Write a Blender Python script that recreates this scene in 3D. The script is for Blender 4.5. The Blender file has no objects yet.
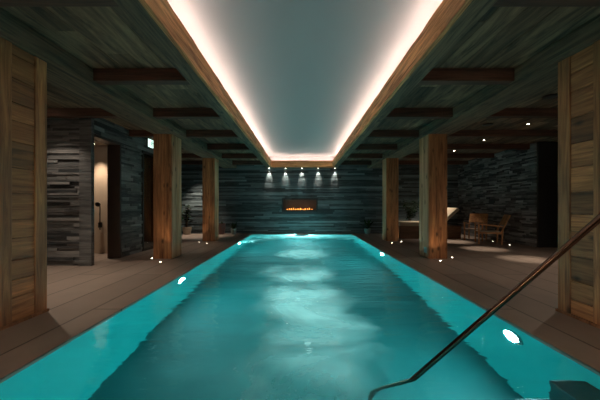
import bpy, bmesh, math, random
from mathutils import Vector, Matrix, Euler
R = math.radians
sc = bpy.context.scene
COL = sc.collection
CX, F, CZ = -0.035, 300.0, 1.10          # camera x, focal length in px, eye height above the water

# ------------------------------------------------------------------ materials
def newmat(name):
    m = bpy.data.materials.new(name); m.use_nodes = True
    nt = m.node_tree; nt.nodes.clear()
    out = nt.nodes.new('ShaderNodeOutputMaterial')
    b = nt.nodes.new('ShaderNodeBsdfPrincipled')
    nt.links.new(b.outputs[0], out.inputs[0])
    return m, nt, b, out
def N(nt, t, **kw):
    n = nt.nodes.new(t)
    for k, v in kw.items(): setattr(n, k, v)
    return n
def simple(name, col, rough=.5, metal=0, emit=None, es=0, noise=0):
    m, nt, b, out = newmat(name)
    b.inputs['Base Color'].default_value = (*col, 1)
    b.inputs['Roughness'].default_value = rough
    b.inputs['Metallic'].default_value = metal
    if emit:
        b.inputs['Emission Color'].default_value = (*emit, 1); b.inputs['Emission Strength'].default_value = es
    if noise:
        tc = N(nt, 'ShaderNodeTexCoord'); no = N(nt, 'ShaderNodeTexNoise')
        no.inputs['Scale'].default_value = noise; no.inputs['Detail'].default_value = 5
        mx = N(nt, 'ShaderNodeMix', data_type='RGBA')
        mx.inputs['A'].default_value = (*[c*.72 for c in col], 1); mx.inputs['B'].default_value = (*[min(1, c*1.25) for c in col], 1)
        nt.links.new(tc.outputs['Object'], no.inputs['Vector']); nt.links.new(no.outputs[0], mx.inputs[0])
        nt.links.new(mx.outputs['Result'], b.inputs['Base Color'])
        bp = N(nt, 'ShaderNodeBump'); bp.inputs['Strength'].default_value = .15; bp.inputs['Distance'].default_value = .01
        nt.links.new(no.outputs[0], bp.inputs['Height']); nt.links.new(bp.outputs[0], b.inputs['Normal'])
    return m
def tone_nodes(nt):
    at = N(nt, 'ShaderNodeAttribute'); at.attribute_name = 'tone'
    return at
def wood(name, dark, light, axis='Z', rough=.6, planks=None, knots=True, grain=1.0, grey=None):
    """axis = direction of the grain. 'tone' attribute varies each board."""
    m, nt, b, out = newmat(name); L = nt.links.new
    tc = N(nt, 'ShaderNodeTexCoord'); at = tone_nodes(nt)
    off = N(nt, 'ShaderNodeVectorMath', operation='SCALE'); off.inputs['Scale'].default_value = 13.7
    comb = N(nt, 'ShaderNodeCombineXYZ')
    for i in range(3): L(at.outputs['Fac'], comb.inputs[i])
    L(comb.outputs[0], off.inputs[0])
    add = N(nt, 'ShaderNodeVectorMath', operation='ADD'); L(tc.outputs['Object'], add.inputs[0]); L(off.outputs[0], add.inputs[1])
    mp = N(nt, 'ShaderNodeMapping'); s = [22*grain]*3; s['XYZ'.index(axis)] = 1.3
    mp.inputs['Scale'].default_value = s; L(add.outputs[0], mp.inputs[0])
    n1 = N(nt, 'ShaderNodeTexNoise'); n1.inputs['Scale'].default_value = 1; n1.inputs['Detail'].default_value = 8
    n1.inputs['Roughness'].default_value = .65; n1.inputs['Distortion'].default_value = .8; L(mp.outputs[0], n1.inputs['Vector'])
    mp2 = N(nt, 'ShaderNodeMapping'); s2 = [5]*3; s2['XYZ'.index(axis)] = .7
    mp2.inputs['Scale'].default_value = s2; L(add.outputs[0], mp2.inputs[0])
    n2 = N(nt, 'ShaderNodeTexNoise'); n2.inputs['Scale'].default_value = 1; n2.inputs['Detail'].default_value = 3; L(mp2.outputs[0], n2.inputs['Vector'])
    cr = N(nt, 'ShaderNodeValToRGB'); cr.color_ramp.elements[0].position = .36; cr.color_ramp.elements[1].position = .66
    cr.color_ramp.elements[0].color = (*dark, 1); cr.color_ramp.elements[1].color = (*light, 1); L(n1.outputs[0], cr.inputs[0])
    last = cr.outputs[0]
    if grey:
        mg = N(nt, 'ShaderNodeMix', data_type='RGBA'); mg.inputs['B'].default_value = (*grey, 1)
        rg = N(nt, 'ShaderNodeMapRange'); rg.inputs[1].default_value = .42; rg.inputs[2].default_value = .62
        L(n2.outputs[0], rg.inputs[0]); L(rg.outputs[0], mg.inputs[0]); L(last, mg.inputs['A']); last = mg.outputs['Result']
    # per board value + broad streaks
    mr = N(nt, 'ShaderNodeMapRange'); mr.inputs[3].default_value = .45; mr.inputs[4].default_value = 1.5; L(at.outputs['Fac'], mr.inputs[0])
    mr2 = N(nt, 'ShaderNodeMapRange'); mr2.inputs[1].default_value = .3; mr2.inputs[2].default_value = .7
    mr2.inputs[3].default_value = .7; mr2.inputs[4].default_value = 1.25; L(n2.outputs[0], mr2.inputs[0])
    mu = N(nt, 'ShaderNodeMath', operation='MULTIPLY'); L(mr.outputs[0], mu.inputs[0]); L(mr2.outputs[0], mu.inputs[1])
    vm = N(nt, 'ShaderNodeVectorMath', operation='SCALE'); L(last, vm.inputs[0]); L(mu.outputs[0], vm.inputs['Scale']); last = vm.outputs[0]
    if knots:
        mp3 = N(nt, 'ShaderNodeMapping'); s3 = [5.5]*3; s3['XYZ'.index(axis)] = 2.8
        mp3.inputs['Scale'].default_value = s3; L(add.outputs[0], mp3.inputs[0])
        vo = N(nt, 'ShaderNodeTexVoronoi'); vo.inputs['Scale'].default_value = 1; L(mp3.outputs[0], vo.inputs['Vector'])
        kr = N(nt, 'ShaderNodeValToRGB'); kr.color_ramp.elements[0].position = .06; kr.color_ramp.elements[1].position = .2
        kr.color_ramp.elements[0].color = (.22, .2, .18, 1); kr.color_ramp.elements[1].color = (1, 1, 1, 1); L(vo.outputs['Distance'], kr.inputs[0])
        mk = N(nt, 'ShaderNodeMix', data_type='RGBA', blend_type='MULTIPLY'); mk.inputs[0].default_value = 1
        L(last, mk.inputs['A']); L(kr.outputs[0], mk.inputs['B']); last = mk.outputs['Result']
    L(last, b.inputs['Base Color']); b.inputs['Roughness'].default_value = rough
    bp = N(nt, 'ShaderNodeBump'); bp.inputs['Strength'].default_value = .5; bp.inputs['Distance'].default_value = .006
    L(n1.outputs[0], bp.inputs['Height']); L(bp.outputs[0], b.inputs['Normal'])
    return m
def stone(name, dark, light, axis='X', rough=.5):
    m, nt, b, out = newmat(name); L = nt.links.new
    tc = N(nt, 'ShaderNodeTexCoord'); at = tone_nodes(nt)
    mp = N(nt, 'ShaderNodeMapping'); s = [9, 9, 30]; s['XYZ'.index(axis)] = 3
    mp.inputs['Scale'].default_value = s; L(tc.outputs['Object'], mp.inputs[0])
    n1 = N(nt, 'ShaderNodeTexNoise'); n1.inputs['Scale'].default_value = 1; n1.inputs['Detail'].default_value = 7; n1.inputs['Roughness'].default_value = .6
    L(mp.outputs[0], n1.inputs['Vector'])
    mx = N(nt, 'ShaderNodeMath', operation='MULTIPLY_ADD'); mx.inputs[1].default_value = .7; L(n1.outputs[0], mx.inputs[0])
    sb = N(nt, 'ShaderNodeMath', operation='MULTIPLY_ADD'); sb.inputs[1].default_value = .75; sb.inputs[2].default_value = -.28; L(at.outputs['Fac'], sb.inputs[0])
    L(sb.outputs[0], mx.inputs[2])
    cr = N(nt, 'ShaderNodeValToRGB'); cr.color_ramp.elements[0].position = .15; cr.color_ramp.elements[1].position = .85
    cr.color_ramp.elements[0].color = (*dark, 1); cr.color_ramp.elements[1].color = (*light, 1); L(mx.outputs[0], cr.inputs[0])
    L(cr.outputs[0], b.inputs['Base Color']); b.inputs['Roughness'].default_value = rough
    bp = N(nt, 'ShaderNodeBump'); bp.inputs['Strength'].default_value = .8; bp.inputs['Distance'].default_value = .015
    L(n1.outputs[0], bp.inputs['Height']); L(bp.outputs[0], b.inputs['Normal'])
    return m
M = {}
M['pillar'] = wood('weathered_spruce', (.15, .052, .018), (.48, .205, .078), 'Z', .62)
M['pillar_h'] = wood('weathered_spruce_short_boards', (.17, .06, .02), (.48, .20, .075), 'Y', .65)
M['pillar_side'] = wood('weathered_spruce_grey', (.20, .08, .03), (.56, .26, .11), 'Z', .7, grey=(.46, .24, .13))
M['fascia'] = wood('hewn_fascia_wood', (.28, .09, .025), (.85, .40, .16), 'Y', .7, grain=1.3, knots=False)
M['fascia_x'] = wood('hewn_fascia_wood_across', (.28, .09, .025), (.85, .40, .16), 'X', .7, grain=1.3, knots=False)
M['beam'] = wood('grey_barn_beam', (.035, .023, .014), (.20, .13, .075), 'Y', .75)
M['cross'] = wood('dark_red_brown_beam', (.03, .012, .007), (.11, .043, .024), 'X', .75, knots=False)
M['boards'] = wood('grey_barn_boards', (.03, .018, .010), (.23, .14, .08), 'Y', .8, knots=False, grain=.5)
M['teak'] = wood('teak', (.22, .09, .03), (.45, .22, .08), 'Z', .5, knots=False)
M['teak_x'] = wood('teak_rail', (.22, .09, .03), (.45, .22, .08), 'X', .5, knots=False)
M['bench'] = wood('bench_wood', (.09, .04, .02), (.2, .09, .045), 'X', .5, knots=False)
M['slate'] = stone('dark_slate', (.014, .022, .026), (.18, .225, .24), 'X', .45)
M['slate_y'] = stone('grey_slate', (.02, .022, .025), (.32, .31, .30), 'Y', .5)
M['slate_x'] = stone('grey_slate_across', (.02, .022, .025), (.26, .25, .245), 'X', .5)
M['plaster'] = simple('smooth_grey_plaster', (.38, .405, .43), .6)
M['beige'] = simple('beige_stone_panel', (.42, .33, .25), .55, noise=3)
M['black'] = simple('matt_black', (.012, .012, .012), .5)
M['darkwood'] = simple('dark_brown_lining', (.035, .02, .015), .5, noise=6)
M['bronze'] = simple('brushed_bronze', (.17, .105, .075), .2, 1)
M['steel'] = simple('polished_steel', (.6, .6, .6), .2, 1)
M['fabric'] = simple('beige_fabric', (.42, .34, .25), .9, noise=60)
M['strap'] = simple('grey_webbing', (.33, .27, .22), .85, noise=80)
M['soil'] = simple('potting_soil', (.03, .02, .012), .95, noise=40)
M['pot_red'] = simple('red_brown_ceramic', (.13, .055, .045), .3)
M['pot_cream'] = simple('cream_ceramic', (.4, .34, .26), .45)
M['pot_green'] = simple('grey_green_ceramic', (.2, .24, .21), .4)
M['leaf'] = simple('dark_leaf', (.02, .05, .018), .25, noise=8)
M['bark'] = simple('bark', (.07, .045, .025), .8)
M['led'] = simple('warm_white_led', (1, 1, 1), .5, emit=(1, .71, .58), es=44)
M['lamp'] = simple('lit_lamp_lens', (1, 1, 1), .3, emit=(1, .86, .68), es=25)
M['poollens'] = simple('lit_pool_lens', (1, 1, 1), .3, emit=(.5, 1, .95), es=22)
M['added_jetlens'] = simple('added_jet_lens', (1, 1, 1), .3, emit=(.2, .6, .6), es=.1)
M['flame'] = simple('gas_flame', (.1, .03, 0), .5, emit=(1, .33, .06), es=3)
M['ember'] = simple('charred_stone', (.03, .02, .016), .9, noise=30)
M['firebox'] = simple('warm_brown_steel', (.09, .04, .025), .35)
M['shade'] = simple('added_lamp_shade', (.8, .7, .55), .8, emit=(1, .7, .45), es=3)
M['signwhite'] = simple('backlit_white_panel', (.9, .95, .92), .4, emit=(.72, 1, .86), es=1.3)
M['signgreen'] = simple('backlit_green_ink', (.0, .25, .12), .4, emit=(.0, .25, .10), es=.3)
M['plate'] = simple('pale_teal_enamel', (.3, .5, .5), .2)

def glassmat():
    m, nt, b, out = newmat('dark_glass')
    b.inputs['Base Color'].default_value = (.75, .8, .8, 1); b.inputs['Roughness'].default_value = .02
    b.inputs['Transmission Weight'].default_value = 1; b.inputs['IOR'].default_value = 1.45
    return m
M['glass'] = glassmat()

def floor_mat():
    m, nt, b, out = newmat('brown_floor_tiles'); L = nt.links.new
    tc = N(nt, 'ShaderNodeTexCoord'); sx = N(nt, 'ShaderNodeSeparateXYZ'); L(tc.outputs['Object'], sx.inputs[0])
    ab = N(nt, 'ShaderNodeMath', operation='ABSOLUTE'); L(sx.outputs[0], ab.inputs[0])
    su = N(nt, 'ShaderNodeMath', operation='ADD'); su.inputs[1].default_value = -2.25+.45*10; L(ab.outputs[0], su.inputs[0])
    cb = N(nt, 'ShaderNodeCombineXYZ'); L(sx.outputs[1], cb.inputs[0]); L(su.outputs[0], cb.inputs[1])
    br = N(nt, 'ShaderNodeTexBrick'); L(cb.outputs[0], br.inputs['Vector'])
    br.inputs['Scale'].default_value = 1; br.inputs['Brick Width'].default_value = 3.2; br.inputs['Row Height'].default_value = .45
    br.inputs['Mortar Size'].default_value = .010; br.inputs['Mortar Smooth'].default_value = .3; br.inputs['Bias'].default_value = 0
    br.inputs['Color1'].default_value = (.19, .145, .12, 1); br.inputs['Color2'].default_value = (.235, .18, .15, 1)
    br.inputs['Mortar'].default_value = (.03, .022, .018, 1)
    no = N(nt, 'ShaderNodeTexNoise'); no.inputs['Scale'].default_value = 3; no.inputs['Detail'].default_value = 8; L(tc.outputs['Object'], no.inputs['Vector'])
    mr = N(nt, 'ShaderNodeMapRange'); mr.inputs[3].default_value = .8; mr.inputs[4].default_value = 1.2; L(no.outputs[0], mr.inputs[0])
    vm = N(nt, 'ShaderNodeVectorMath', operation='SCALE'); L(br.outputs[0], vm.inputs[0]); L(mr.outputs[0], vm.inputs['Scale'])
    L(vm.outputs[0], b.inputs['Base Color']); b.inputs['Roughness'].default_value = .42
    bp = N(nt, 'ShaderNodeBump'); bp.inputs['Strength'].default_value = .4; bp.inputs['Distance'].default_value = .004; bp.invert = True
    L(br.outputs['Fac'], bp.inputs['Height']); L(bp.outputs[0], b.inputs['Normal'])
    return m
M['floor'] = floor_mat()

def pool_mat(name, A, B):
    m, nt, b, out = newmat(name); L = nt.links.new
    tc = N(nt, 'ShaderNodeTexCoord')
    br = N(nt, 'ShaderNodeTexNoise'); br.inputs['Scale'].default_value = 2.2; L(tc.outputs['Object'], br.inputs['Vector'])
    mx = N(nt, 'ShaderNodeMix', data_type='RGBA'); L(br.outputs[0], mx.inputs[0])
    mx.inputs['A'].default_value = A; mx.inputs['B'].default_value = B
    L(mx.outputs['Result'], b.inputs['Base Color']); b.inputs['Roughness'].default_value = .6
    return m
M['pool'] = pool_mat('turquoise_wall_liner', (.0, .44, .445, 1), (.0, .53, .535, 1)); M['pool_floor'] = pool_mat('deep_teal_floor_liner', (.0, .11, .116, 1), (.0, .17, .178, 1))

def water_mat():
    m, nt, b, out = newmat('pool_water'); L = nt.links.new
    nt.nodes.remove(b)
    tc = N(nt, 'ShaderNodeTexCoord'); sx = N(nt, 'ShaderNodeSeparateXYZ'); L(tc.outputs['Object'], sx.inputs[0])
    n1 = N(nt, 'ShaderNodeTexNoise'); n1.inputs['Scale'].default_value = 5; n1.inputs['Detail'].default_value = 5; n1.inputs['Distortion'].default_value = .6
    n2 = N(nt, 'ShaderNodeTexNoise'); n2.inputs['Scale'].default_value = 1.1; n2.inputs['Detail'].default_value = 2
    mw = N(nt, 'ShaderNodeMapping'); mw.inputs['Scale'].default_value = (.4, 1.5, 1); L(tc.outputs['Object'], mw.inputs[0]); L(mw.outputs[0], n1.inputs['Vector']); L(mw.outputs[0], n2.inputs['Vector'])
    # choppier where the inlet churns at the far end
    ch = N(nt, 'ShaderNodeMapRange'); ch.inputs[1].default_value = 2; ch.inputs[2].default_value = 11.5; ch.inputs[3].default_value = .12; ch.inputs[4].default_value = 1.5
    L(sx.outputs[1], ch.inputs[0])
    mu = N(nt, 'ShaderNodeMath', operation='MULTIPLY'); L(n1.outputs[0], mu.inputs[0]); L(ch.outputs[0], mu.inputs[1])
    ad = N(nt, 'ShaderNodeMath', operation='MULTIPLY_ADD'); ad.inputs[1].default_value = 1.0; L(n2.outputs[0], ad.inputs[0]); L(mu.outputs[0], ad.inputs[2])
    bp = N(nt, 'ShaderNodeBump'); bp.inputs['Strength'].default_value = 1; bp.inputs['Distance'].default_value = .042
    L(ad.outputs[0], bp.inputs['Height'])
    g = N(nt, 'ShaderNodeBsdfGlass'); g.inputs['IOR'].default_value = 1.33; g.inputs['Roughness'].default_value = .04
    g.inputs['Color'].default_value = (.93, 1, 1, 1)
    L(bp.outputs[0], g.inputs['Normal'])
    # thin foam from the inlet
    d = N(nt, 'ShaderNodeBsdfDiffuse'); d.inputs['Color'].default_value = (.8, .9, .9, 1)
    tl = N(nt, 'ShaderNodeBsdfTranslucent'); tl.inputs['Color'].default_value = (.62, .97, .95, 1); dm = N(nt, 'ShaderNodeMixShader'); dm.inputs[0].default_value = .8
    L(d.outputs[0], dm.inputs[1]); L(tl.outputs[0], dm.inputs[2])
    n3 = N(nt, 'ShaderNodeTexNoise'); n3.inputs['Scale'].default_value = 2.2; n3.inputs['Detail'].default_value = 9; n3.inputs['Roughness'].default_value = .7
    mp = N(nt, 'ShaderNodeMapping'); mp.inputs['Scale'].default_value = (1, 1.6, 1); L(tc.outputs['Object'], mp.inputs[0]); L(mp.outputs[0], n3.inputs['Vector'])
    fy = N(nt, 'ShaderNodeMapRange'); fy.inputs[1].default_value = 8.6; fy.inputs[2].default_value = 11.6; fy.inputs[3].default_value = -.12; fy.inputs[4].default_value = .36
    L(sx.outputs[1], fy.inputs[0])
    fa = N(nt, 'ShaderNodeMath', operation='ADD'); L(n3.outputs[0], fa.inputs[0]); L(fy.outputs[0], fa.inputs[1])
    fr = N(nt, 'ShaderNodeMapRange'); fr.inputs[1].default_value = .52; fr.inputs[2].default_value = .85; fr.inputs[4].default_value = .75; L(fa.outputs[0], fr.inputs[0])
    n4 = N(nt, 'ShaderNodeTexNoise'); n4.inputs['Scale'].default_value = 1.0; n4.inputs['Detail'].default_value = 9; n4.inputs['Roughness'].default_value = .64; n4.inputs['Distortion'].default_value = .5  # pale middle band: aerated water plus painted-in brightness of the ceiling reflection
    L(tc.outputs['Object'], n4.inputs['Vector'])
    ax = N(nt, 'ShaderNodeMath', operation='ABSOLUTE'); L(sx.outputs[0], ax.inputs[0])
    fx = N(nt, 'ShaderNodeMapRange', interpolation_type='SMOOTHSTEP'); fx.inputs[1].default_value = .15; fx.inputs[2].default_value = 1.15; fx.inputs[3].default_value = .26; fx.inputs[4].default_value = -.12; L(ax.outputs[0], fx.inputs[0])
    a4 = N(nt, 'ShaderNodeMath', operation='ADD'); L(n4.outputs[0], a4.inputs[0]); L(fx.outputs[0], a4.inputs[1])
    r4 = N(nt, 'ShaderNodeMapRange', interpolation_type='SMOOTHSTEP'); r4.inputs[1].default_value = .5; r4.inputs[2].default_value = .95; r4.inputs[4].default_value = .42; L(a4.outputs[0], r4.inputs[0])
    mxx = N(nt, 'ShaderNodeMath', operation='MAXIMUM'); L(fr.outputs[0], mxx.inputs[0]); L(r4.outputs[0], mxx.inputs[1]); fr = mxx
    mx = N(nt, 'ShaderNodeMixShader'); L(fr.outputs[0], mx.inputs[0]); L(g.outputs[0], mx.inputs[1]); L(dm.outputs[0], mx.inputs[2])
    L(mx.outputs[0], out.inputs[0])
    return m
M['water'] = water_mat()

# ------------------------------------------------------------------ mesh builder
class MB:
    def __init__(s): s.v = []; s.f = []; s.t = []
    def add(s, vs, fs, tone=.5):
        o = len(s.v); s.v += [tuple(v) for v in vs]; s.f += [tuple(i+o for i in f) for f in fs]; s.t += [tone]*len(fs)
    def box(s, x0, x1, y0, y1, z0, z1, tone=.5, mat=None):
        vs = [Vector((x, y, z)) for x in (x0, x1) for y in (y0, y1) for z in (z0, z1)]
        if mat: vs = [mat @ v for v in vs]
        s.add(vs, [(0, 1, 3, 2), (4, 6, 7, 5), (0, 4, 5, 1), (2, 3, 7, 6), (0, 2, 6, 4), (1, 5, 7, 3)], tone)
    def tube(s, pts, r, n=8, caps=True, tone=.5, taper=None):
        pts = [Vector(p) for p in pts]; o = len(s.v); prev = None
        for i, p in enumerate(pts):
            d = ((pts[min(i+1, len(pts)-1)]-pts[max(i-1, 0)])).normalized()
            up = Vector((0, 0, 1)) if abs(d.z) < .95 else Vector((1, 0, 0))
            if prev is not None: up = prev
            a = (up-d*up.dot(d)).normalized(); prev = a; b = d.cross(a)
            rr = r if taper is None else r*taper[i]
            for k in range(n):
                t = 2*math.pi*(k+.5)/n; s.v.append(tuple(p+(a*math.cos(t)+b*math.sin(t))*rr))
        for i in range(len(pts)-1):
            for k in range(n):
                s.f.append((o+i*n+k, o+i*n+(k+1) % n, o+(i+1)*n+(k+1) % n, o+(i+1)*n+k)); s.t.append(tone)
        if caps:
            s.f.append(tuple(o+k for k in range(n))[::-1]); s.t.append(tone)
            s.f.append(tuple(o+(len(pts)-1)*n+k for k in range(n))); s.t.append(tone)
    def lathe(s, prof, n=24, loc=(0, 0, 0), tone=.5, mat=None):
        o = len(s.v)
        for r, z in prof:
            for k in range(n):
                t = 2*math.pi*k/n; v = Vector((r*math.cos(t), r*math.sin(t), z))
                if mat: v = mat @ v
                s.v.append(tuple(v+Vector(loc)))
        for i in range(len(prof)-1):
            for k in range(n):
                s.f.append((o+i*n+k, o+i*n+(k+1) % n, o+(i+1)*n+(k+1) % n, o+(i+1)*n+k)); s.t.append(tone)
        s.f.append(tuple(o+k for k in range(n))[::-1]); s.t.append(tone)
        s.f.append(tuple(o+(len(prof)-1)*n+k for k in range(n))); s.t.append(tone)
    def build(s, name, m, parent=None, loc=None, bevel=0, smooth=False, cleanup=False):
        me = bpy.data.meshes.new(name); me.from_pydata(s.v, [], s.f); me.update()
        a = me.attributes.new('tone', 'FLOAT', 'FACE'); a.data.foreach_set('value', s.t)
        bm = bmesh.new(); bm.from_mesh(me); bmesh.ops.recalc_face_normals(bm, faces=bm.faces); bm.to_mesh(me); bm.free()
        me.materials.append(m)
        if smooth:
            for p in me.polygons: p.use_smooth = True
        o = bpy.data.objects.new(name, me); COL.objects.link(o)
        if parent: o.parent = parent
        if loc: o.location = loc
        if bevel:
            md = o.modifiers.new('bevel', 'BEVEL'); md.width = bevel; md.segments = 2; md.limit_method = 'ANGLE'
        return o
def tag(o, label=None, cat=None, group=None, kind=None):
    if label: o['label'] = label
    if cat: o['category'] = cat
    if group: o['group'] = group
    if kind: o['kind'] = kind
    return o
def empty(name, loc, label, cat, group=None, rz=0):
    o = bpy.data.objects.new(name, None); COL.objects.link(o); o.empty_display_size = .1
    o.location = loc; o.rotation_euler = (0, 0, rz); return tag(o, label, cat, group)
def copy_tree(o, parent=None):
    c = o.copy(); COL.objects.link(c); c.parent = parent
    for ch in o.children: copy_tree(ch, c)
    return c
def struct(o): o['kind'] = 'structure'; return o
def lamp(kind, name, loc, energy, col, rot=(0, 0, 0), **kw):
    l = bpy.data.lights.new(name, kind); l.energy = energy; l.color = col
    for k, v in kw.items(): setattr(l, k, v)
    o = bpy.data.objects.new(name, l); COL.objects.link(o); o.location = loc; o.rotation_euler = rot; return o

# ------------------------------------------------------------------ setting
PW, Y0, Y1, YB = 1.95, .8, 11.8, 12.0     # pool half width, pool near and far end, rear wall
XW, YN = 6.25, -3.0                       # right wall, wall behind the camera
XL = 5.6
ZB, ZS, ZK, ZC = 2.8, 2.6, 3.03, 2.62      # board ceiling, soffit strip, coffer plaster
# floor with the pool cut out
fl = MB()
for x0, x1, y0, y1 in ((-8, -PW, YN, YB+.3), (PW, 8, YN, YB+.3), (-PW, PW, YN, Y0), (-PW, PW, Y1, YB+.3)):
    fl.box(x0, x1, y0, y1, -.06, 0)
struct(fl.build('floor', M['floor']))
pb = MB()
D = -1.35
pb.box(-PW-.1, -PW, Y0-.1, Y1+.1, D-.1, -.06); pb.box(PW, PW+.1, Y0-.1, Y1+.1, D-.1, -.06)
pb.box(-PW, PW, Y0-.1, Y0, D-.1, -.06); pb.box(-PW, PW, Y1, Y1+.1, D-.1, -.06)
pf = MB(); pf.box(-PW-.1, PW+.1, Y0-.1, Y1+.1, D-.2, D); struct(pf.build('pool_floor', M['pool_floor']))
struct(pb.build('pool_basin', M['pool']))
st = MB()
for i in range(4): st.box(PW-.25*(4-i), PW, 1.0, 2.10, D+.27*i, D+.27*(i+1))
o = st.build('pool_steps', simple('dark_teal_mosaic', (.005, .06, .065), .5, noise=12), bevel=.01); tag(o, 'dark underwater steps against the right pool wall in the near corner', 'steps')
# water
w = MB(); nx, ny = 40, 110
g = [(-PW+2*PW*i/nx, Y0+(Y1-Y0)*j/ny) for j in range(ny+1) for i in range(nx+1)]
random.seed(4)
waves = [(random.uniform(2, 7), random.uniform(0, 6.28), random.uniform(-1.3, 1.3)) for _ in range(9)]
def wz(x, y):
    a = .0012+.004*max(0, (y-3)/9)**2
    return sum(a*math.sin(k*(y*math.cos(t)+x*math.sin(t))+p) for k, p, t in waves)*.6
ex = [(x, y, -.012+wz(x, y)*min(1, (PW-abs(x))*4)) for x, y in g]
w.add(ex, [(j*(nx+1)+i, j*(nx+1)+i+1, (j+1)*(nx+1)+i+1, (j+1)*(nx+1)+i) for j in range(ny) for i in range(nx)])
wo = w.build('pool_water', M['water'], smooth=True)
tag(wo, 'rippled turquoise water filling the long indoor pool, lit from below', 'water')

# inlet mound bubbling at the far end
mb = MB(); mb.lathe([(.30, -.02), (.24, .012), (.16, .035), (.07, .055), (.01, .06)], 20)
foam = simple('white_foam', (.75, .9, .9), .5, noise=25)
o = mb.build('bubbling_water', foam, smooth=True, loc=(0, 11.45, -.01)); tag(o, 'low mound of white bubbling water at the far pool end below the fireplace', 'foam')

# ledge stone walls as relief courses
def ledge(mb, u0, u1, z0, z1, put, rows=(.035, .085), lens=(.25, 1.3), relief=.03, holes=(), seed=1):
    rnd = random.Random(seed); cuts = sorted({z0, z1, *[h[2] for h in holes], *[h[3] for h in holes]})
    cuts = [c for c in cuts if z0 <= c <= z1]
    for a, b in zip(cuts, cuts[1:]):
        z = a
        while z < b-1e-4:
            h = rnd.uniform(*rows)
            if b-z-h < rows[0]: h = b-z
            u = u0; 
            while u < u1-1e-4:
                l = rnd.uniform(*lens)
                if u1-u-l < .08: l = u1-u
                spans = [(u, u+l)]
                for h0, h1, g0, g1 in holes:
                    if z+h/2 > g0 and z+h/2 < g1:
                        ns = []
                        for p, q in spans:
                            if q <= h0 or p >= h1: ns.append((p, q)); continue
                            if p < h0: ns.append((p, h0))
                            if q > h1: ns.append((h1, q))
                        spans = ns
                tone = min(1, max(0, rnd.betavariate(1.6, 2.6))); pr = rnd.random()*relief
                for p, q in spans:
                    if q-p > .004: put(mb, p, q, z, z+h, pr, tone)
                u += l
            z += h
def face_y(yf, th=.25):      # wall face looking towards -y
    return lambda mb, p, q, z0, z1, pr, t: mb.box(p, q, yf-pr, yf+th, z0, z1, t)
def face_x(xf, sgn, th=.2):  # sgn=+1: face looks towards +x
    return lambda mb, p, q, z0, z1, pr, t: mb.box(min(xf+sgn*pr, xf-sgn*th), max(xf+sgn*pr, xf-sgn*th), p, q, z0, z1, t)
FX0, FX1, FZ0, FZ1 = -.79, .63, .87, 1.41
m = MB(); ledge(m, -8, XW+.3, 0, ZB, face_y(YB, .3), (.035, .08), (.6, 2.6), .03, [(FX0, FX1, FZ0, FZ1)], 3)
struct(m.build('wall_back', M['slate']))
# right wall with the dark recess nearer the camera
m = MB(); ledge(m, 8.0, YB, 0, ZB, face_x(XW, -1, .3), (.03, .075), (.12, .55), .045, (), 5)
struct(m.build('wall_right', M['slate_y']))
m = MB(); m.box(XW+1.5, XW+1.6, YN, 8.0, 0, ZB); m.box(XW+.0, XW+1.6, 7.95, 8.05, 0, ZB, .2); struct(m.build('wall_right_recess', M['black']))
m = MB(); m.box(XW, XW+.3, YN, 6.2, 0, ZB, .3); struct(m.build('wall_right_front', M['slate_y']))
m = MB(); m.box(-8, 8, YN-.2, YN, 0, 3.3, .3); struct(m.build('wall_front', M['slate_x']))
# left: block A facing the camera, then the door opening, wall B, glass door, alcove
AX = -3.90
m = MB(); ledge(m, -8.0, AX-.1, 0, ZB, face_y(5.55, .03), (.03, .07), (.35, 1.3), .045, (), 8)
m.box(AX-.2, AX+.02, 5.50, 5.58, 0, ZB, .35)
struct(m.build('wall_left_front', M['slate_x']))
DO = (5.58, 6.35, -.01, 2.42)       # door opening along y
DG = (7.25, 8.75, -.01, 2.45)       # glass door
m = MB(); ledge(m, 5.58, 9.3, 0, ZB, face_x(AX, 1, .2), (.035, .085), (.2, .8), .04, [(DO[0], DO[1], 0, DO[3]), (DG[0], DG[1], 0, DG[3])], 9)
struct(m.build('wall_left', M['slate_y']))
m = MB(); m.box(-XL-.1, AX, 9.3, 9.4, 0, ZB, .2); m.box(-XL-.2, -XL, 9.3, YB, 0, ZB, .2); struct(m.build('wall_left_alcove', M['slate_y']))
m = MB(); m.box(AX-.22, AX+.045, DO[1]-.02, DO[1]+.03, 0, DO[3]); m.box(AX-.22, AX-.02, DO[0]-.0, DO[0]+.02, 0, DO[3]); m.box(AX-.22, AX+.045, DO[0], DO[1]+.03, DO[3]-.03, DO[3]+.02)
struct(m.build('trim_1', M['darkwood']))
# lit beige shower room behind the opening
m = MB(); m.box(-6.2, AX-.2, 7.0, 7.1, 0, 2.6); m.box(-6.3, -6.2, 5.6, 7.1, 0, 2.6); m.box(-6.3, AX-.2, 5.6, 7.1, 2.5, 2.6); m.box(-6.3, AX-.21, 5.59, 5.62, 0, 2.5)
struct(m.build('wall_shower_room', M['beige']))
o = empty('hand_shower', (-4.68, 6.93, 0), 'dark hand shower on a pipe on the beige wall seen through the doorway', 'shower')
m = MB(); m.tube([(0, 0, .55), (0, 0, 1.15)], .012, 8); m.build('pipe', M['black'], o)
m = MB(); m.lathe([(.01, 0), (.05, .02), (.055, .05), (.02, .06)], 14, mat=Matrix.Translation((0, -.04, 1.15)) @ Matrix.Rotation(R(110), 4, 'X')); m.build('shower_head', M['black'], o)
m = MB(); m.box(-.03, .03, -.03, .04, .6, .72); m.build('mixer', M['black'], o, bevel=.008)
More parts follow.
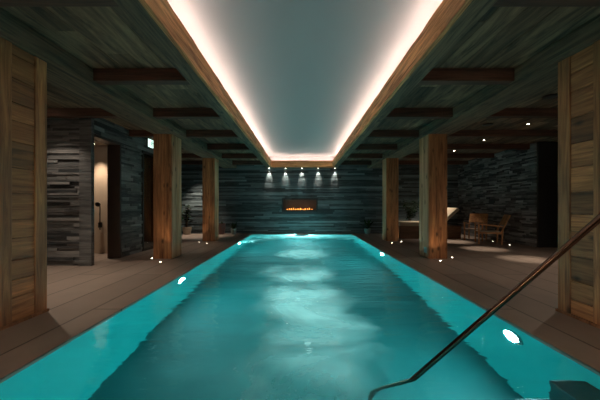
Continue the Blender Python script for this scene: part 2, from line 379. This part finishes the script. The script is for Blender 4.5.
# glass door
d = MB()
y0, y1, z1 = DG[0], DG[1], DG[3]
d.box(AX-.06, AX+.045, y0, y0+.05, 0, z1); d.box(AX-.06, AX+.045, y1-.05, y1, 0, z1); d.box(AX-.06, AX+.045, y0, y1, z1-.05, z1); d.box(AX-.06, AX+.045, y0, y1, 0, .04)
fr = struct(d.build('door_1', M['black']))
d = MB(); d.box(AX-.02, AX-.01, y0+.05, y1-.05, .04, z1-.05); d.build('glass_pane', M['glass'], fr)
d = MB(); d.tube([(AX+.05, y1-.16, .95), (AX+.05, y1-.16, 1.35)], .012); d.tube([(AX+.05, y1-.16, 1.0), (AX-.01, y1-.16, 1.0)], .008); d.tube([(AX+.05, y1-.16, 1.3), (AX-.01, y1-.16, 1.3)], .008); d.build('door_handle', M['steel'], fr)
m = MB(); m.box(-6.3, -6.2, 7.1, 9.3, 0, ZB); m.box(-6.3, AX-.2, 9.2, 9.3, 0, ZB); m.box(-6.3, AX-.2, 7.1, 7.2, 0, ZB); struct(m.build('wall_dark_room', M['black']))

# ceilings
CI = 1.175     # coffer half width
rnd = random.Random(2)
for nm, s in (('ceiling_left', -1), ('ceiling_right', 1)):
    m = MB(); u = 1.38
    while u < 8:
        bw = rnd.uniform(.16, .3); y = YN
        while y < YB+.3:
            L = rnd.uniform(1.8, 4); e = min(y+L, YB+.3)
            a, b = sorted((s*(u+.003), s*(u+bw-.003)))
            m.box(a, b, y+.002, e-.002, ZB+rnd.uniform(0, .008), ZB+.06, rnd.random())
            y = e
        u += bw
    a, b = sorted((s*1.38, s*8)); m.box(a, b, YN, YB+.3, ZB+.06, ZB+.1, .1)
    struct(m.build(nm, M['boards']))
m = MB(); m.box(-1.42, 1.42, YN, YB, ZK, ZK+.06)
for s in (-1, 1): a, b = sorted((s*1.38, s*1.42)); m.box(a, b, YN, YB, ZS+.03, ZK)
m.box(-1.38, 1.38, 11.72, 11.78, ZS+.03, ZK); m.box(-1.38, 1.38, YN+.0, YN+.06, ZS+.03, ZK)
struct(m.build('ceiling_coffer', M['plaster']))
# soffit strips beside the coffer, with the hewn fascia edge boards standing on them
for i, s in enumerate((-1, 1)):
    m = MB(); a, b = sorted((s*CI, s*1.40)); m.box(a, b, YN, YB, ZS, ZS+.03, .45); struct(m.build('trim_%d' % (2+i), M['beam']))
m = MB(); m.box(-CI, CI, 11.46, YB, ZS, ZS+.03, .4); struct(m.build('trim_4', M['beam']))
def fascia(axis, s):
    """hewn board with a slightly wavy lower edge"""
    m = MB(); rr = random.Random(7+s); n = 90; L0, L1 = (YN+.06, 11.46) if axis == 'Y' else (-CI, CI)
    if axis == 'X': n = 24
    h = .235; vs = []
    for k in range(n+1):
        t = L0+(L1-L0)*k/n; lo = ZS-.012-rr.random()*.012; ino = rr.uniform(-.004, .004)
        for (dp, z) in ((0, lo), (0, ZS+h), (.045, ZS+h), (.045, lo)):
            if axis == 'Y': vs.append((s*(CI-.012+dp+(ino if dp == 0 else 0)), t, z))
            else: vs.append((t, 11.46-.012+dp+(ino if dp == 0 else 0), z))
    fs = []
    for k in range(n):
        for c in range(4): fs.append((k*4+c, k*4+(c+1) % 4, (k+1)*4+(c+1) % 4, (k+1)*4+c))
    fs += [(0, 1, 2, 3), (n*4+3, n*4+2, n*4+1, n*4)]
    m.add(vs, fs, .75); return m
for i, (ax, s) in enumerate((('Y', -1), ('Y', 1), ('X', 0))):
    struct(fascia(ax, s).build('trim_%d' % (5+i), M['fascia'] if ax == 'Y' else M['fascia_x']))
# LED strips in the cove
def strip(x0, x1, y0, y1, label):
    o = empty('light_strip', ((x0+x1)/2, (y0+y1)/2, ZS+.225), label, 'light strip', 'cove light strips')
    cx, cy = (x0+x1)/2, (y0+y1)/2
    m = MB(); m.box(x0-cx, x1-cx, y0-cy, y1-cy, .0, .012); m.build('led_tape', M['led'], o)
    m = MB(); m.box(x0-cx, x1-cx, y0-cy, y1-cy, -.193, -.002); m.build('housing', M['steel'], o)
strip(-1.275, -1.255, YN+.1, 11.5, 'warm white light strip hidden in the left edge of the ceiling cove')
strip(1.255, 1.275, YN+.1, 11.5, 'warm white light strip hidden in the right edge of the ceiling cove')
strip(-1.2, 1.2, 11.58, 11.60, 'warm white light strip across the far end of the ceiling cove')

# beams over the pillars
BX0, BX1 = 2.60, 3.12
for s, side in ((-1, 'left'), (1, 'right')):
    a, b = sorted((s*BX0, s*BX1)); m = MB()
    m.box(a, b, YN, YB-.05, 2.6, ZB, .5)
    o = m.build('ceiling_beam', M['beam'], bevel=.012); tag(o, 'long weathered wooden beam on top of the %s row of pillars' % side, 'beam')
ordn = ['first', 'second', 'third', 'fourth', 'fifth', 'sixth', 'seventh']
proto = {}
for s, side in ((-1, 'left'), (1, 'right')):
    for zone, (u0, u1) in (('inner', (1.41, BX0)), ('outer', (BX1, 6.22))):
        for k in range(7):
            y = 2.2+1.5*k; e = u1
            if s == -1 and zone == 'outer': e = 3.88 if y > 5.4 and y < 9.4 else (5.5 if y > 9.4 else 6.2)
            a, b = sorted((s*u0, s*e)); m = MB(); m.box(-(b-a)/2, (b-a)/2, 0, .13, 2.645 if zone == 'inner' else 2.66, ZB, .3+.4*random.random())
            o = m.build('cross_beam', M['cross'], bevel=.006, loc=((a+b)/2, y, 0))
            where = 'between the ceiling cove and the pillar beam' if zone == 'inner' else 'between the pillar beam and the outer wall'
            tag(o, 'dark red-brown cross beam, %s from the camera, %s side, %s' % (ordn[k], side, where), 'beam', 'cross beams under the board ceiling')

# ------------------------------------------------------------------ pillars
def pillar(s, y, depth, label, near=False):
    """origin at the pool-side front corner; local +x runs away from the pool for s=1"""
    W = .385 if not near else .5
    o = empty('pillar', (s*2.69-(.0 if near and s < 0 else .04 if s < 0 or near else .06), y, 0), label, 'pillar', 'wooden pillars along the pool')
    def bx(x0, x1, y0, y1, z0, z1, t=.5):
        a, b = sorted((s*x0, s*x1)); mm = MB(); mm.box(a, b, y0, y1, z0, z1, t); return mm
    H = 2.6
    rr = random.Random(int(y*10)+s)
    if near:
        c = bx(.03, W-.03, .03, depth-.03, .0, H, .1); c.build('core', M['pillar_side'], o)
        for x0 in (0, W-.13):
            for y0 in (0, depth-.14):
                bx(x0, x0+.13, y0, y0+.14, 0, H, rr.uniform(.35, .75)).build('corner_post', M['pillar'], o, bevel=.008)
        for side_x in (.012, W-.035):
            m = MB(); z = .0
            while z < H:
                h = min(rr.uniform(.16, .26), H-z)
                a, b = sorted((s*side_x, s*(side_x+.023))); m.box(a, b, .14, depth-.14, z+.003, z+h-.003, rr.random()); z += h
            m.build('board_panel', M['pillar_h'], o, bevel=.004)
        for fy in (.012, depth-.035):
            m = MB(); z = 0
            while z < H:
                h = min(rr.uniform(.2, .34), H-z)
                a, b = sorted((s*.13, s*(W-.13))); m.box(a, b, fy, fy+.023, z+.003, z+h-.003, rr.random()); z += h
            m.build('board_panel', M['pillar_h'], o, bevel=.004)
        bx(-.012, W+.012, -.012, depth+.012, 0, .025, .2).build('plinth', M['pillar_side'], o)
    else:
        bx(.02, W-.02, .02, depth-.02, 0, H, .2).build('core', M['pillar_side'], o)
        # front and rear cladding boards, each side its own boards
        for fy in (0, depth-.03):
            x = 0
            for bw in (W*.38, W*.62):
                bx(x+.001, x+bw-.002, fy, fy+.03, 0, H, rr.uniform(.45, .8)).build('cladding_board', M['pillar'], o, bevel=.005); x += bw
        for fx in (-.004, W-.026):
            yy = .032
            for bw in ((depth-.064)*.55, (depth-.064)*.45):
                bx(fx, fx+.03, yy+.001, yy+bw-.002, 0, H, rr.uniform(.4, .8)).build('side_board', M['pillar_side'], o, bevel=.005); yy += bw
    return o
P = []
for s, side in ((-1, 'left'), (1, 'right')):
    for y, dep, near, desc in ((2.62, .52, True, 'nearest the camera, with short horizontal boards between corner posts'),
                               (6.25, .52, False, 'second from the camera, warm orange front'), (9.37, .46, False, 'third from the camera, farthest down the pool')):
        P.append(pillar(s, y, dep, 'square weathered wooden pillar, %s pool side, %s' % (side, desc), near))
m = MB(); m.box(-.008, -.004, .1, .24, .1, .22, .5); m.build('small_plate', M['plate'], P[4])

# ------------------------------------------------------------------ lights set in the building, plus added fill lamps
def disc(r0, z0=0, th=.004, n=16):
    m = MB(); m.lathe([(r0, z0-th), (r0, z0)], n); return m
def downlight_proto():
    o = empty('recessed_downlight', (0, 0, 0), '', 'downlight')
    m = MB(); n = 20; m.lathe([(.045, .0), (.045, -.004), (.032, -.004), (.032, .0)], n); m.build('trim_ring', M['black'], o)
    disc(.022, -.0045, .002).build('lens', M['lamp'], o)
    return o
DLP = None
def downlight(x, y, z, label, group, energy, size=R(50), tilt=(0, 0, 0), col=(1, .84, .66), blend=.8):
    global DLP
    if DLP is None: DLP = downlight_proto(); o = DLP
    else: o = copy_tree(DLP)
    o.location = (x, y, z); o['label'] = label; o['group'] = group
    if energy: lamp('SPOT', 'downlight_beam', (x, y, z-.02), energy, col, tilt, spot_size=size, spot_blend=blend, shadow_soft_size=.03)
for i, x in enumerate((-1.30, -.65, 0, .65, 1.30)):
    downlight(x, 11.88, ZS, 'small downlight, %s from the left of the five above the fireplace wall' % ordn[i], 'five downlights above the fireplace wall', 75, R(44), (R(18), 0, 0), (1, .9, .76))
for i, y in enumerate((4.7, 6.2, 7.7, 9.2)):
    downlight(4.66, y, ZB-.001, 'small lit downlight in the right aisle ceiling, %s from the camera' % ordn[i], 'right aisle downlights', 330 if i else 130, R(26) if i else R(140), blend=1)
for i, y in enumerate((3.9, 5.0)):
    downlight(-4.4 if i else -3.6, y, ZB-.001, 'small lit downlight in the left aisle ceiling, %s from the camera' % ordn[i], 'left aisle downlights', (170, 80)[i], R(95))
for i, (x, y) in enumerate(((-3.5, 8.0), (-4.1, 11.45))):
    downlight(x, y, ZB-.001, 'small lit downlight in the left aisle ceiling, %s' % ('beside the second pillar' if i == 0 else 'over the potted plants at the back'), 'left aisle downlights', (70, 380)[i], R(70))
downlight(-4.7, 6.75, 2.5, 'small lit downlight in the beige shower room ceiling', 'left aisle downlights', 140, R(70), col=(1, .8, .6))
for i, (x, y) in enumerate(((3.82, 4.64), (3.86, 6.25))):
    m = MB(); m.lathe([(.10, 0), (.10, -.012), (.075, -.018), (.0, -.018)], 24)
    o = m.build('ceiling_speaker', M['black'], loc=(x, y, ZB)); tag(o, 'flat round black ceiling disc in the right aisle, %s' % ('nearer the camera' if i == 0 else 'farther from the camera'), 'speaker', 'round black ceiling discs')
for s, side in ((-1, 'left'), (1, 'right')):
    for y in (1.1,):  # added downlights out of view, warming the near pillars
        downlight(s*2.0, y, ZB-.001, 'added unseen fill downlight in the board ceiling over the %s pool deck, %s' % (side, 'by the camera' if y < 2 else 'between first and second pillar'), 'added pool deck fill lights', 50, R(110))
downlight(4.7, 10.9, ZB-.001, 'added hidden downlight in the right aisle ceiling, brightening the daybed', 'right aisle downlights', 260, R(75))  # added lamp behind the pillar, lifts the dark daybed
# added fill lamps behind the camera, unseen, brightening the pillar fronts
for i, x in enumerate((-4.6, -3.0, 3.0, 4.6)):
    o = empty('added_lamp', (x, YN, 1.75), 'added unseen warm fill lamp on the wall behind the camera, %s from the left' % ordn[i], 'added lamp', 'added fill lamps behind the camera')
    m = MB(); m.box(-.05, .05, .0, .02, -.1, .1); m.build('back_plate', M['bronze'], o, bevel=.005)
    m = MB(); m.tube([(0, .02, 0), (0, .07, 0)], .012); m.build('arm', M['bronze'], o)
    m = MB(); m.lathe([(.055, -.14), (.06, -.14), (.06, .14), (.055, .14)], 24, (0, .12, 0)); m.build('shade', M['shade'], o)
    lamp('POINT', 'added_lamp_glow', (x, YN+.27, 1.75), 48, (1, .74, .5), shadow_soft_size=.06)
# floor uplights in front of the pillars
up = None
def uplight(x, y, label, e=3.0):
    global up
    if up is None:
        up = empty('floor_uplight', (0, 0, 0), '', 'floor light', 'small floor lights beside the pillars')
        m = MB(); m.lathe([(.026, 0), (.026, .003), (.015, .003), (.015, 0)], 16); m.build('rim', M['steel'], up)
        disc(.0145, .0035, .002).build('lens', M['lamp'], up); o = up
    else: o = copy_tree(up)
    o.location = (x, y, 0); o['label'] = label
    if e: lamp('SPOT', 'uplight_beam', (x, y, .02), e, (1, .72, .45), (R(180-12), 0, 0), spot_size=R(80), spot_blend=.9, shadow_soft_size=.02)
def px(x, y):       # floor point under a pixel
    d = F*CZ/(y-206.0); return (CX+(x-301)/F*d, d)
for x, y, l, e in ((152, 258.3, 'left of the second left pillar', 5), (160.5, 262, 'in front of the second left pillar', 9),
                   (199.5, 242.2, 'left of the third left pillar', 5), (207, 243.5, 'in front of the third left pillar', 7),
                   (392, 243, 'in front of the third right pillar', 4), (401.5, 241.5, 'right of the third right pillar', 3),
                   (440.3, 260.7, 'in front of the second right pillar', 5), (452, 257.5, 'right of the second right pillar', 4),
                   (493.0, 241.3, 'under the right-hand armchair', 0), (509.5, 244.5, 'right of the armchairs by the slate wall', 1)):
    X, Y = px(x, y); uplight(X, Y, 'tiny round white floor light ' + l, e*.9)
for s, side in ((-1, 'left'), (1, 'right')):     # beside the near pillars, outside the picture's lower corners
    uplight(s*2.95, 2.45, 'tiny round white floor light in front of the nearest %s pillar' % side, 5)
# underwater lamps
pl = None
def pool_light(x, y, z, face, label, e):
    global pl
    if pl is None:
        pl = empty('pool_light', (0, 0, 0), '', 'pool light', 'underwater pool lights')
        Mx = Matrix.Rotation(R(90), 4, 'Y')
        m = MB(); m.lathe([(.115, 0), (.115, .012), (.09, .02), (.09, 0)], 24, mat=Mx); m.build('rim', M['steel'], pl)
        m = MB(); m.lathe([(.088, .0), (.088, .012), (.03, .016)], 24, mat=Mx); m.build('lens', M['poollens'], pl); o = pl
    else: o = copy_tree(pl)
    o.location = (x, y, z); o['label'] = label
    rz = {'E': 0, 'W': math.pi, 'S': -math.pi/2}[face]; o.rotation_euler = (0, 0, rz)
    dv = Vector((math.cos(rz), math.sin(rz), 0))
    q = dv.to_track_quat('-Z', 'Y').to_euler()
    p = Vector((x, y, z))+dv*.03
    lamp('AREA', 'pool_lamp', p, e, (.46, .97, .98), q, shape='DISK', size=.17)
E = 40
pool_light(PW, 2.80, -.30, 'W', 'round underwater lamp on the right pool wall, nearest the camera', E)
pool_light(-PW, 4.75, -.25, 'E', 'round underwater lamp on the left pool wall, nearer one', E)
pool_light(PW, 7.25, -.28, 'W', 'round underwater lamp on the right pool wall, farther one', E)
pool_light(-PW, 9.2, -.25, 'E', 'round underwater lamp on the left pool wall, farther one', E)
pool_light(0.0, Y1, -.35, 'S', 'round underwater lamp in the far end wall of the pool', E*2.6)

for i, (x, y, e) in enumerate(((.35, 2.5, 60), (.05, 3.6, 110), (-.1, 5.0, 100), (.0, 7.0, 80))):  # added floor lights that brighten the pale water patches; no jets known here
    o = empty('added_jet_light', (x, y, D), 'added round light in the pool floor brightening the water, %s from the camera along the middle' % ordn[i], 'added pool light', 'added lights in the pool floor')
    m = MB(); m.lathe([(.08, 0), (.08, .012), (.045, .02), (.045, 0)], 24); m.build('rim', M['pool_floor'], o)
    m = MB(); m.lathe([(.044, 0), (.044, .014)], 20); m.build('lens', M['added_jetlens'], o)
    lamp('SPOT', 'added_jet_beam', (x, y, D+.05), e, (.68, 1, .97), (R(180), 0, 0), spot_size=R(64), spot_blend=.6, shadow_soft_size=0)
# ------------------------------------------------------------------ fireplace
fw, fh = FX1-FX0, FZ1-FZ0
o = empty('fireplace', ((FX0+FX1)/2, YB, FZ0), 'wide black-framed gas fireplace with low orange flames in the dark slate wall', 'fireplace')
a = fw/2
m = MB(); m.box(-a, a, .24, .26, 0, fh); m.box(-a, a, -.02, .24, 0, .02); m.box(-a, a, -.02, .24, fh-.02, fh); m.box(-a, -a+.02, -.02, .24, 0, fh); m.box(a-.02, a, -.02, .24, 0, fh); m.build('firebox', M['firebox'], o)
m = MB(); m.box(-a, a, -.045, -.02, 0, .055); m.box(-a, a, -.045, -.02, fh-.055, fh); m.box(-a, -a+.055, -.045, -.02, .055, fh-.055); m.box(a-.055, a, -.045, -.02, .055, fh-.055); m.build('frame', M['black'], o)
m = MB(); m.box(-a+.12, a-.12, .05, .17, .02, .055); m.build('burner_tray', M['black'], o)
m = MB(); rr = random.Random(5)
for k in range(60):
    x = rr.uniform(-a+.14, a-.14); y = rr.uniform(.05, .17); r = rr.uniform(.014, .03)
    m.lathe([(r*.5, -r*.7), (r, -r*.1), (r*.8, r*.5), (r*.2, r*.8)], 6, (x, y, .065))
e = m.build('ember_bed', M['ember'], o); e['kind'] = 'stuff'
k = 0; x = -a+.20
while x < a-.2:
    h = rr.uniform(.03, .085)*(1.3 if rr.random() < .3 else 1); r = rr.uniform(.015, .034)
    m = MB(); m.lathe([(r*.5, 0), (r, h*.25), (r*.75, h*.55), (r*.3, h*.85), (r*.04, h*1.1)], 10); f = m.build('flame', M['flame'], o, smooth=True, loc=(x, .11+rr.uniform(-.03, .03), .075)); f.scale = (1, .6, 1)
    x += rr.uniform(.035, .11)
lamp('AREA', 'fire_glow', (0, YB+.09, FZ0+.2), 0.45, (1, .4, .12), (R(180), 0, 0), shape='RECTANGLE', size=1.1, size_y=.08)

# ------------------------------------------------------------------ handrail
B = Vector((.715+CX, 1.92, -.01)); A = Vector((1.485+CX, 1.49, 1.04)); Cc = Vector((.484+CX, 2.05, -.32))
dr = (A-B).normalized(); hz = Vector((dr.x, dr.y, 0)).normalized()
T = A+dr*.10
path = [Vector((Cc.x-.01, Cc.y, D+.01)), Cc-Vector((.01, 0, .12)), Cc-Vector((.008, 0, .06)), Cc-Vector((-.01, 0, .015)), Cc.lerp(B, .25), B]
path += [B.lerp(A, k/8) for k in range(1, 9)]+[T, T+dr*.04+hz*.01, T+dr*.07+hz*.05]
P1 = path[-1]
path += [P1+hz*.08+Vector((0, 0, .015)), P1+hz*.38+Vector((0, 0, .015)), P1+hz*.44+Vector((0, 0, 0)), P1+hz*.47-Vector((0, 0, .06))]
Pe = path[-1]; path.append(Vector((Pe.x, Pe.y, .0)))
base = Vector((Pe.x, Pe.y, 0))
o = empty('handrail', base, 'slanting bronze metal handrail running down into the pool in the foreground', 'handrail')
m = MB(); m.tube([Vector(p)-base for p in path], .0165, 12); m.build('rail_tube', M['bronze'], o, smooth=True)
m = MB(); m.lathe([(.05, 0), (.05, .008), (.025, .014)], 20); m.build('base_flange', M['bronze'], o)

# ------------------------------------------------------------------ exit sign on the left wall above the glass door
sx = AX+.045
o = empty('exit_sign', (sx, 7.66, 2.56), 'backlit white sign with green running figure high on the left slate wall', 'exit sign')
m = MB(); m.box(0, .045, -.26, .26, 0, .22); m.build('housing', M['steel'], o, bevel=.006)
m = MB(); m.box(.045, .048, -.25, .25, .01, .21); m.build('lit_panel', M['signwhite'], o)
m = MB(); X0, X1 = .048, .0505
def flat(pts):
    n = len(pts); m.add([(X0, p, q) for p, q in pts]+[(X1, p, q) for p, q in pts], [tuple(range(n)), tuple(range(n, 2*n))[::-1]]+[(i, (i+1) % n, n+(i+1) % n, n+i) for i in range(n)])
def limb(p, q, wd):
    d = Vector((q[0]-p[0], q[1]-p[1])).normalized(); n = Vector((-d.y, d.x))*wd/2
    flat([(p[0]+n.x, p[1]+n.y), (q[0]+n.x, q[1]+n.y), (q[0]-n.x, q[1]-n.y), (p[0]-n.x, p[1]-n.y)])
flat([(-.06+.017*math.cos(t*.5236), .175+.017*math.sin(t*.5236)) for t in range(12)])
limb((-.065, .15), (-.08, .095), .03); limb((-.08, .1), (-.05, .07), .018); limb((-.05, .07), (-.06, .03), .016)
limb((-.085, .1), (-.11, .065), .018); limb((-.11, .065), (-.14, .06), .014); limb((-.065, .15), (-.03, .125), .013); limb((-.03, .125), (-.01, .14), .012); limb((-.07, .15), (-.11, .14), .013); limb((-.11, .14), (-.125, .11), .012)
flat([(.01, .02), (.07, .02), (.07, .19), (.01, .19)])
limb((.22, .11), (.13, .11), .025); flat([(.15, .16), (.095, .11), (.15, .06)])
m.build('pictogram', M['signgreen'], o)

# ------------------------------------------------------------------ furniture in the right aisle
o = empty('daybed', (3.28, 10.05, 0), 'low dark wooden daybed with pale mattress and raised headrest behind right pillars', 'daybed')
m = MB(); m.box(.0, 2.05, 0, .85, .0, .43, .4); m.build('base', M['bench'], o, bevel=.01)
m = MB(); m.box(-.01, 1.5, -.01, .84, .432, .56); m.build('mattress', M['fabric'], o, bevel=.03)
m = MB(); m.box(0, .72, 0, .82, 0, .11, mat=Matrix.Translation((1.48, 0, .49)) @ Matrix.Rotation(R(-42), 4, 'Y')); m.build('headrest', M['fabric'], o, bevel=.03)
# armchairs
def armchair():
    o = empty('armchair', (0, 0, 0), '', 'armchair', 'teak armchairs in the right aisle')
    # local: faces -x; width along y
    for yy in (-.27, .23):
        m = MB(); m.box(-.32, -.28, yy, yy+.04, 0, .56, .7); m.build('leg', M['teak'], o, bevel=.005)
        m = MB(); m.box(-.02, .02, 0, .04, 0, .47, .5, mat=Matrix.Translation((.27, yy, 0)) @ Matrix.Rotation(R(3), 4, 'Y')); m.build('leg', M['teak'], o, bevel=.005)
        m = MB(); m.box(0, .64, 0, .05, 0, .025, .6, mat=Matrix.Translation((-.34, yy-.005, .56)) @ Matrix.Rotation(R(6), 4, 'Y')); m.build('armrest', M['teak_x'], o, bevel=.005)
        m = MB(); m.box(-.28, .26, yy+.005, yy+.035, .30, .35, .5); m.build('seat_rail', M['teak_x'], o, bevel=.004)
        m = MB(); m.box(0, .03, 0, .04, 0, .60, .6, mat=Matrix.Translation((.22, yy, .30)) @ Matrix.Rotation(R(24), 4, 'Y')); m.build('back_post', M['teak'], o, bevel=.004)
    m = MB(); m.box(-.30, .24, -.24, .24, .345, .375); m.build('seat', M['strap'], o, bevel=.01)
    m = MB(); m.box(-.004, .034, -.255, .255, .28, .60, .9, mat=Matrix.Translation((.215, .005, .30)) @ Matrix.Rotation(R(24), 4, 'Y')); m.build('backrest', M['teak_x'], o, bevel=.01)
    return o
ch = armchair(); ch.location = (5.62, 9.72, 0); ch.rotation_euler = (0, 0, R(48))
ch['label'] = 'teak armchair nearer the daybed, its wooden back panel turned to the camera'
c2 = copy_tree(ch); c2.location = (5.50, 8.85, 0); c2.rotation_euler = (0, 0, R(-20)); c2['label'] = 'darker looking teak armchair in front of the slate wall, seen from its side, facing left'

# ------------------------------------------------------------------ plants
def leaf(m, base, d, L, wd, droop):
    d = Vector(d).normalized(); side = d.cross(Vector((0, 0, 1)))
    side = side.normalized() if side.length > .01 else Vector((1, 0, 0)); pts = []; n = 5
    for i in range(n+1):
        t = i/n; p = Vector(base)+d*L*t+Vector((0, 0, -droop*L*t*t)); ww = wd*math.sin(math.pi*min(1, .06+t*.94))**.8
        pts.append((p-side*ww/2+Vector((0, 0, .12*ww)), p, p+side*ww/2+Vector((0, 0, .12*ww))))
    vs = [v for t in pts for v in t]; fs = []
    for i in range(n):
        for c in range(2): fs.append((i*3+c, i*3+c+1, (i+1)*3+c+1, (i+1)*3+c))
    m.add(vs, fs, .5)
def plant(name, x, y, label, pot, pr, ph, kind, h, seed, nleaf=60, spread=.3):
    rr = random.Random(seed); o = empty(name, (x, y, 0), label, 'plant')
    m = MB(); m.lathe([(pr*.72, 0), (pr*.95, ph*.5), (pr, ph), (pr*.9, ph), (pr*.86, ph*.86)], 24); m.build('pot', pot, o, smooth=False)
    m = MB(); m.lathe([(pr*.8, ph*.85), (pr*.85, ph*.87)], 20); m.build('soil', M['soil'], o)
    st = MB(); lf = MB()
    if kind == 'bush':
        for k in range(9):
            a = rr.uniform(0, 6.28); e = (spread*.75*math.cos(a)*rr.random(), spread*.75*math.sin(a)*rr.random(), h*rr.uniform(.7, .95))
            st.tube([(0, 0, ph*.8), (e[0]*.3, e[1]*.3, (ph+e[2])*.5), e], .008, 6, taper=[1, .8, .4])
            for q in range(nleaf//9):
                t = rr.uniform(.35, 1); b = (e[0]*t, e[1]*t, ph+(e[2]-ph)*t); a2 = rr.uniform(0, 6.28)
                leaf(lf, b, (math.cos(a2), math.sin(a2), rr.uniform(-.1, .7)), rr.uniform(.1, .2), rr.uniform(.05, .085), rr.uniform(.1, .5))
    else:
        for k in range(nleaf):
            a = rr.uniform(0, 6.28); tilt = rr.uniform(.3, 1.6)
            leaf(lf, (0, 0, ph*.85), (math.cos(a), math.sin(a), tilt*2), rr.uniform(.6, 1)*(h-ph), .06, rr.uniform(.1, .45))
        st.tube([(0, 0, ph*.8), (0, 0, ph+.08)], .015, 6)
    st.build('stem', M['bark'], o); f = lf.build('foliage', M['leaf'], o); return o
plant('potted_plant', -4.45, 11.62, 'tall leafy plant in a cream pot between the two far left pillars', M['pot_cream'], .17, .28, 'bush', 1.25, 3, 120, .4)
plant('potted_plant', -3.12, 11.65, 'spiky plant in a tall red-brown pot just right of the third left pillar', M['pot_red'], .15, .42, 'spike', .62, 4, 10)
plant('potted_plant', -2.66, 11.68, 'bushy dark plant in a small grey-green pot by the left slate wall', M['pot_green'], .11, .22, 'spike', .68, 5, 34)
plant('potted_plant', 2.55, 11.66, 'dark arching plant in a small pot right of the pool against the slate wall', M['pot_green'], .12, .22, 'spike', .85, 6, 30)
plant('potted_plant', 4.08, 11.4, 'large dark bush with glossy leaves standing behind the daybed', M['pot_green'], .25, .4, 'bush', 1.45, 7, 300, .5)
plant('potted_plant', 5.2, 11.5, 'second dark bush behind the daybed, hidden mostly by the second right pillar', M['pot_green'], .22, .38, 'bush', 1.3, 8, 120, .3)

# ------------------------------------------------------------------ camera, world, view
cam = bpy.data.cameras.new('camera'); cam.sensor_width = 36; cam.lens = 18; cam.shift_y = .01; cam.shift_x = -1/600; cam.clip_start = .02
co = bpy.data.objects.new('camera', cam); COL.objects.link(co); co.location = (CX, 0, CZ); co.rotation_euler = (R(90), 0, 0); sc.camera = co
wd = bpy.data.worlds.new('world'); sc.world = wd; wd.use_nodes = True
wd.node_tree.nodes['Background'].inputs[0].default_value = (.02, .025, .03, 1); wd.node_tree.nodes['Background'].inputs[1].default_value = .2
sc.view_settings.view_transform = 'Standard'; sc.view_settings.look = 'None'; sc.view_settings.gamma = 1; sc.view_settings.use_curve_mapping = False
sc.view_settings.exposure = .18
cy = sc.cycles
cy.use_denoising = True; cy.denoiser = 'OPENIMAGEDENOISE'; cy.max_bounces = 10; cy.diffuse_bounces = 5; cy.glossy_bounces = 4; cy.transmission_bounces = 8
cy.caustics_refractive = True; cy.caustics_reflective = True; cy.blur_glossy = .5; cy.sample_clamp_indirect = 4
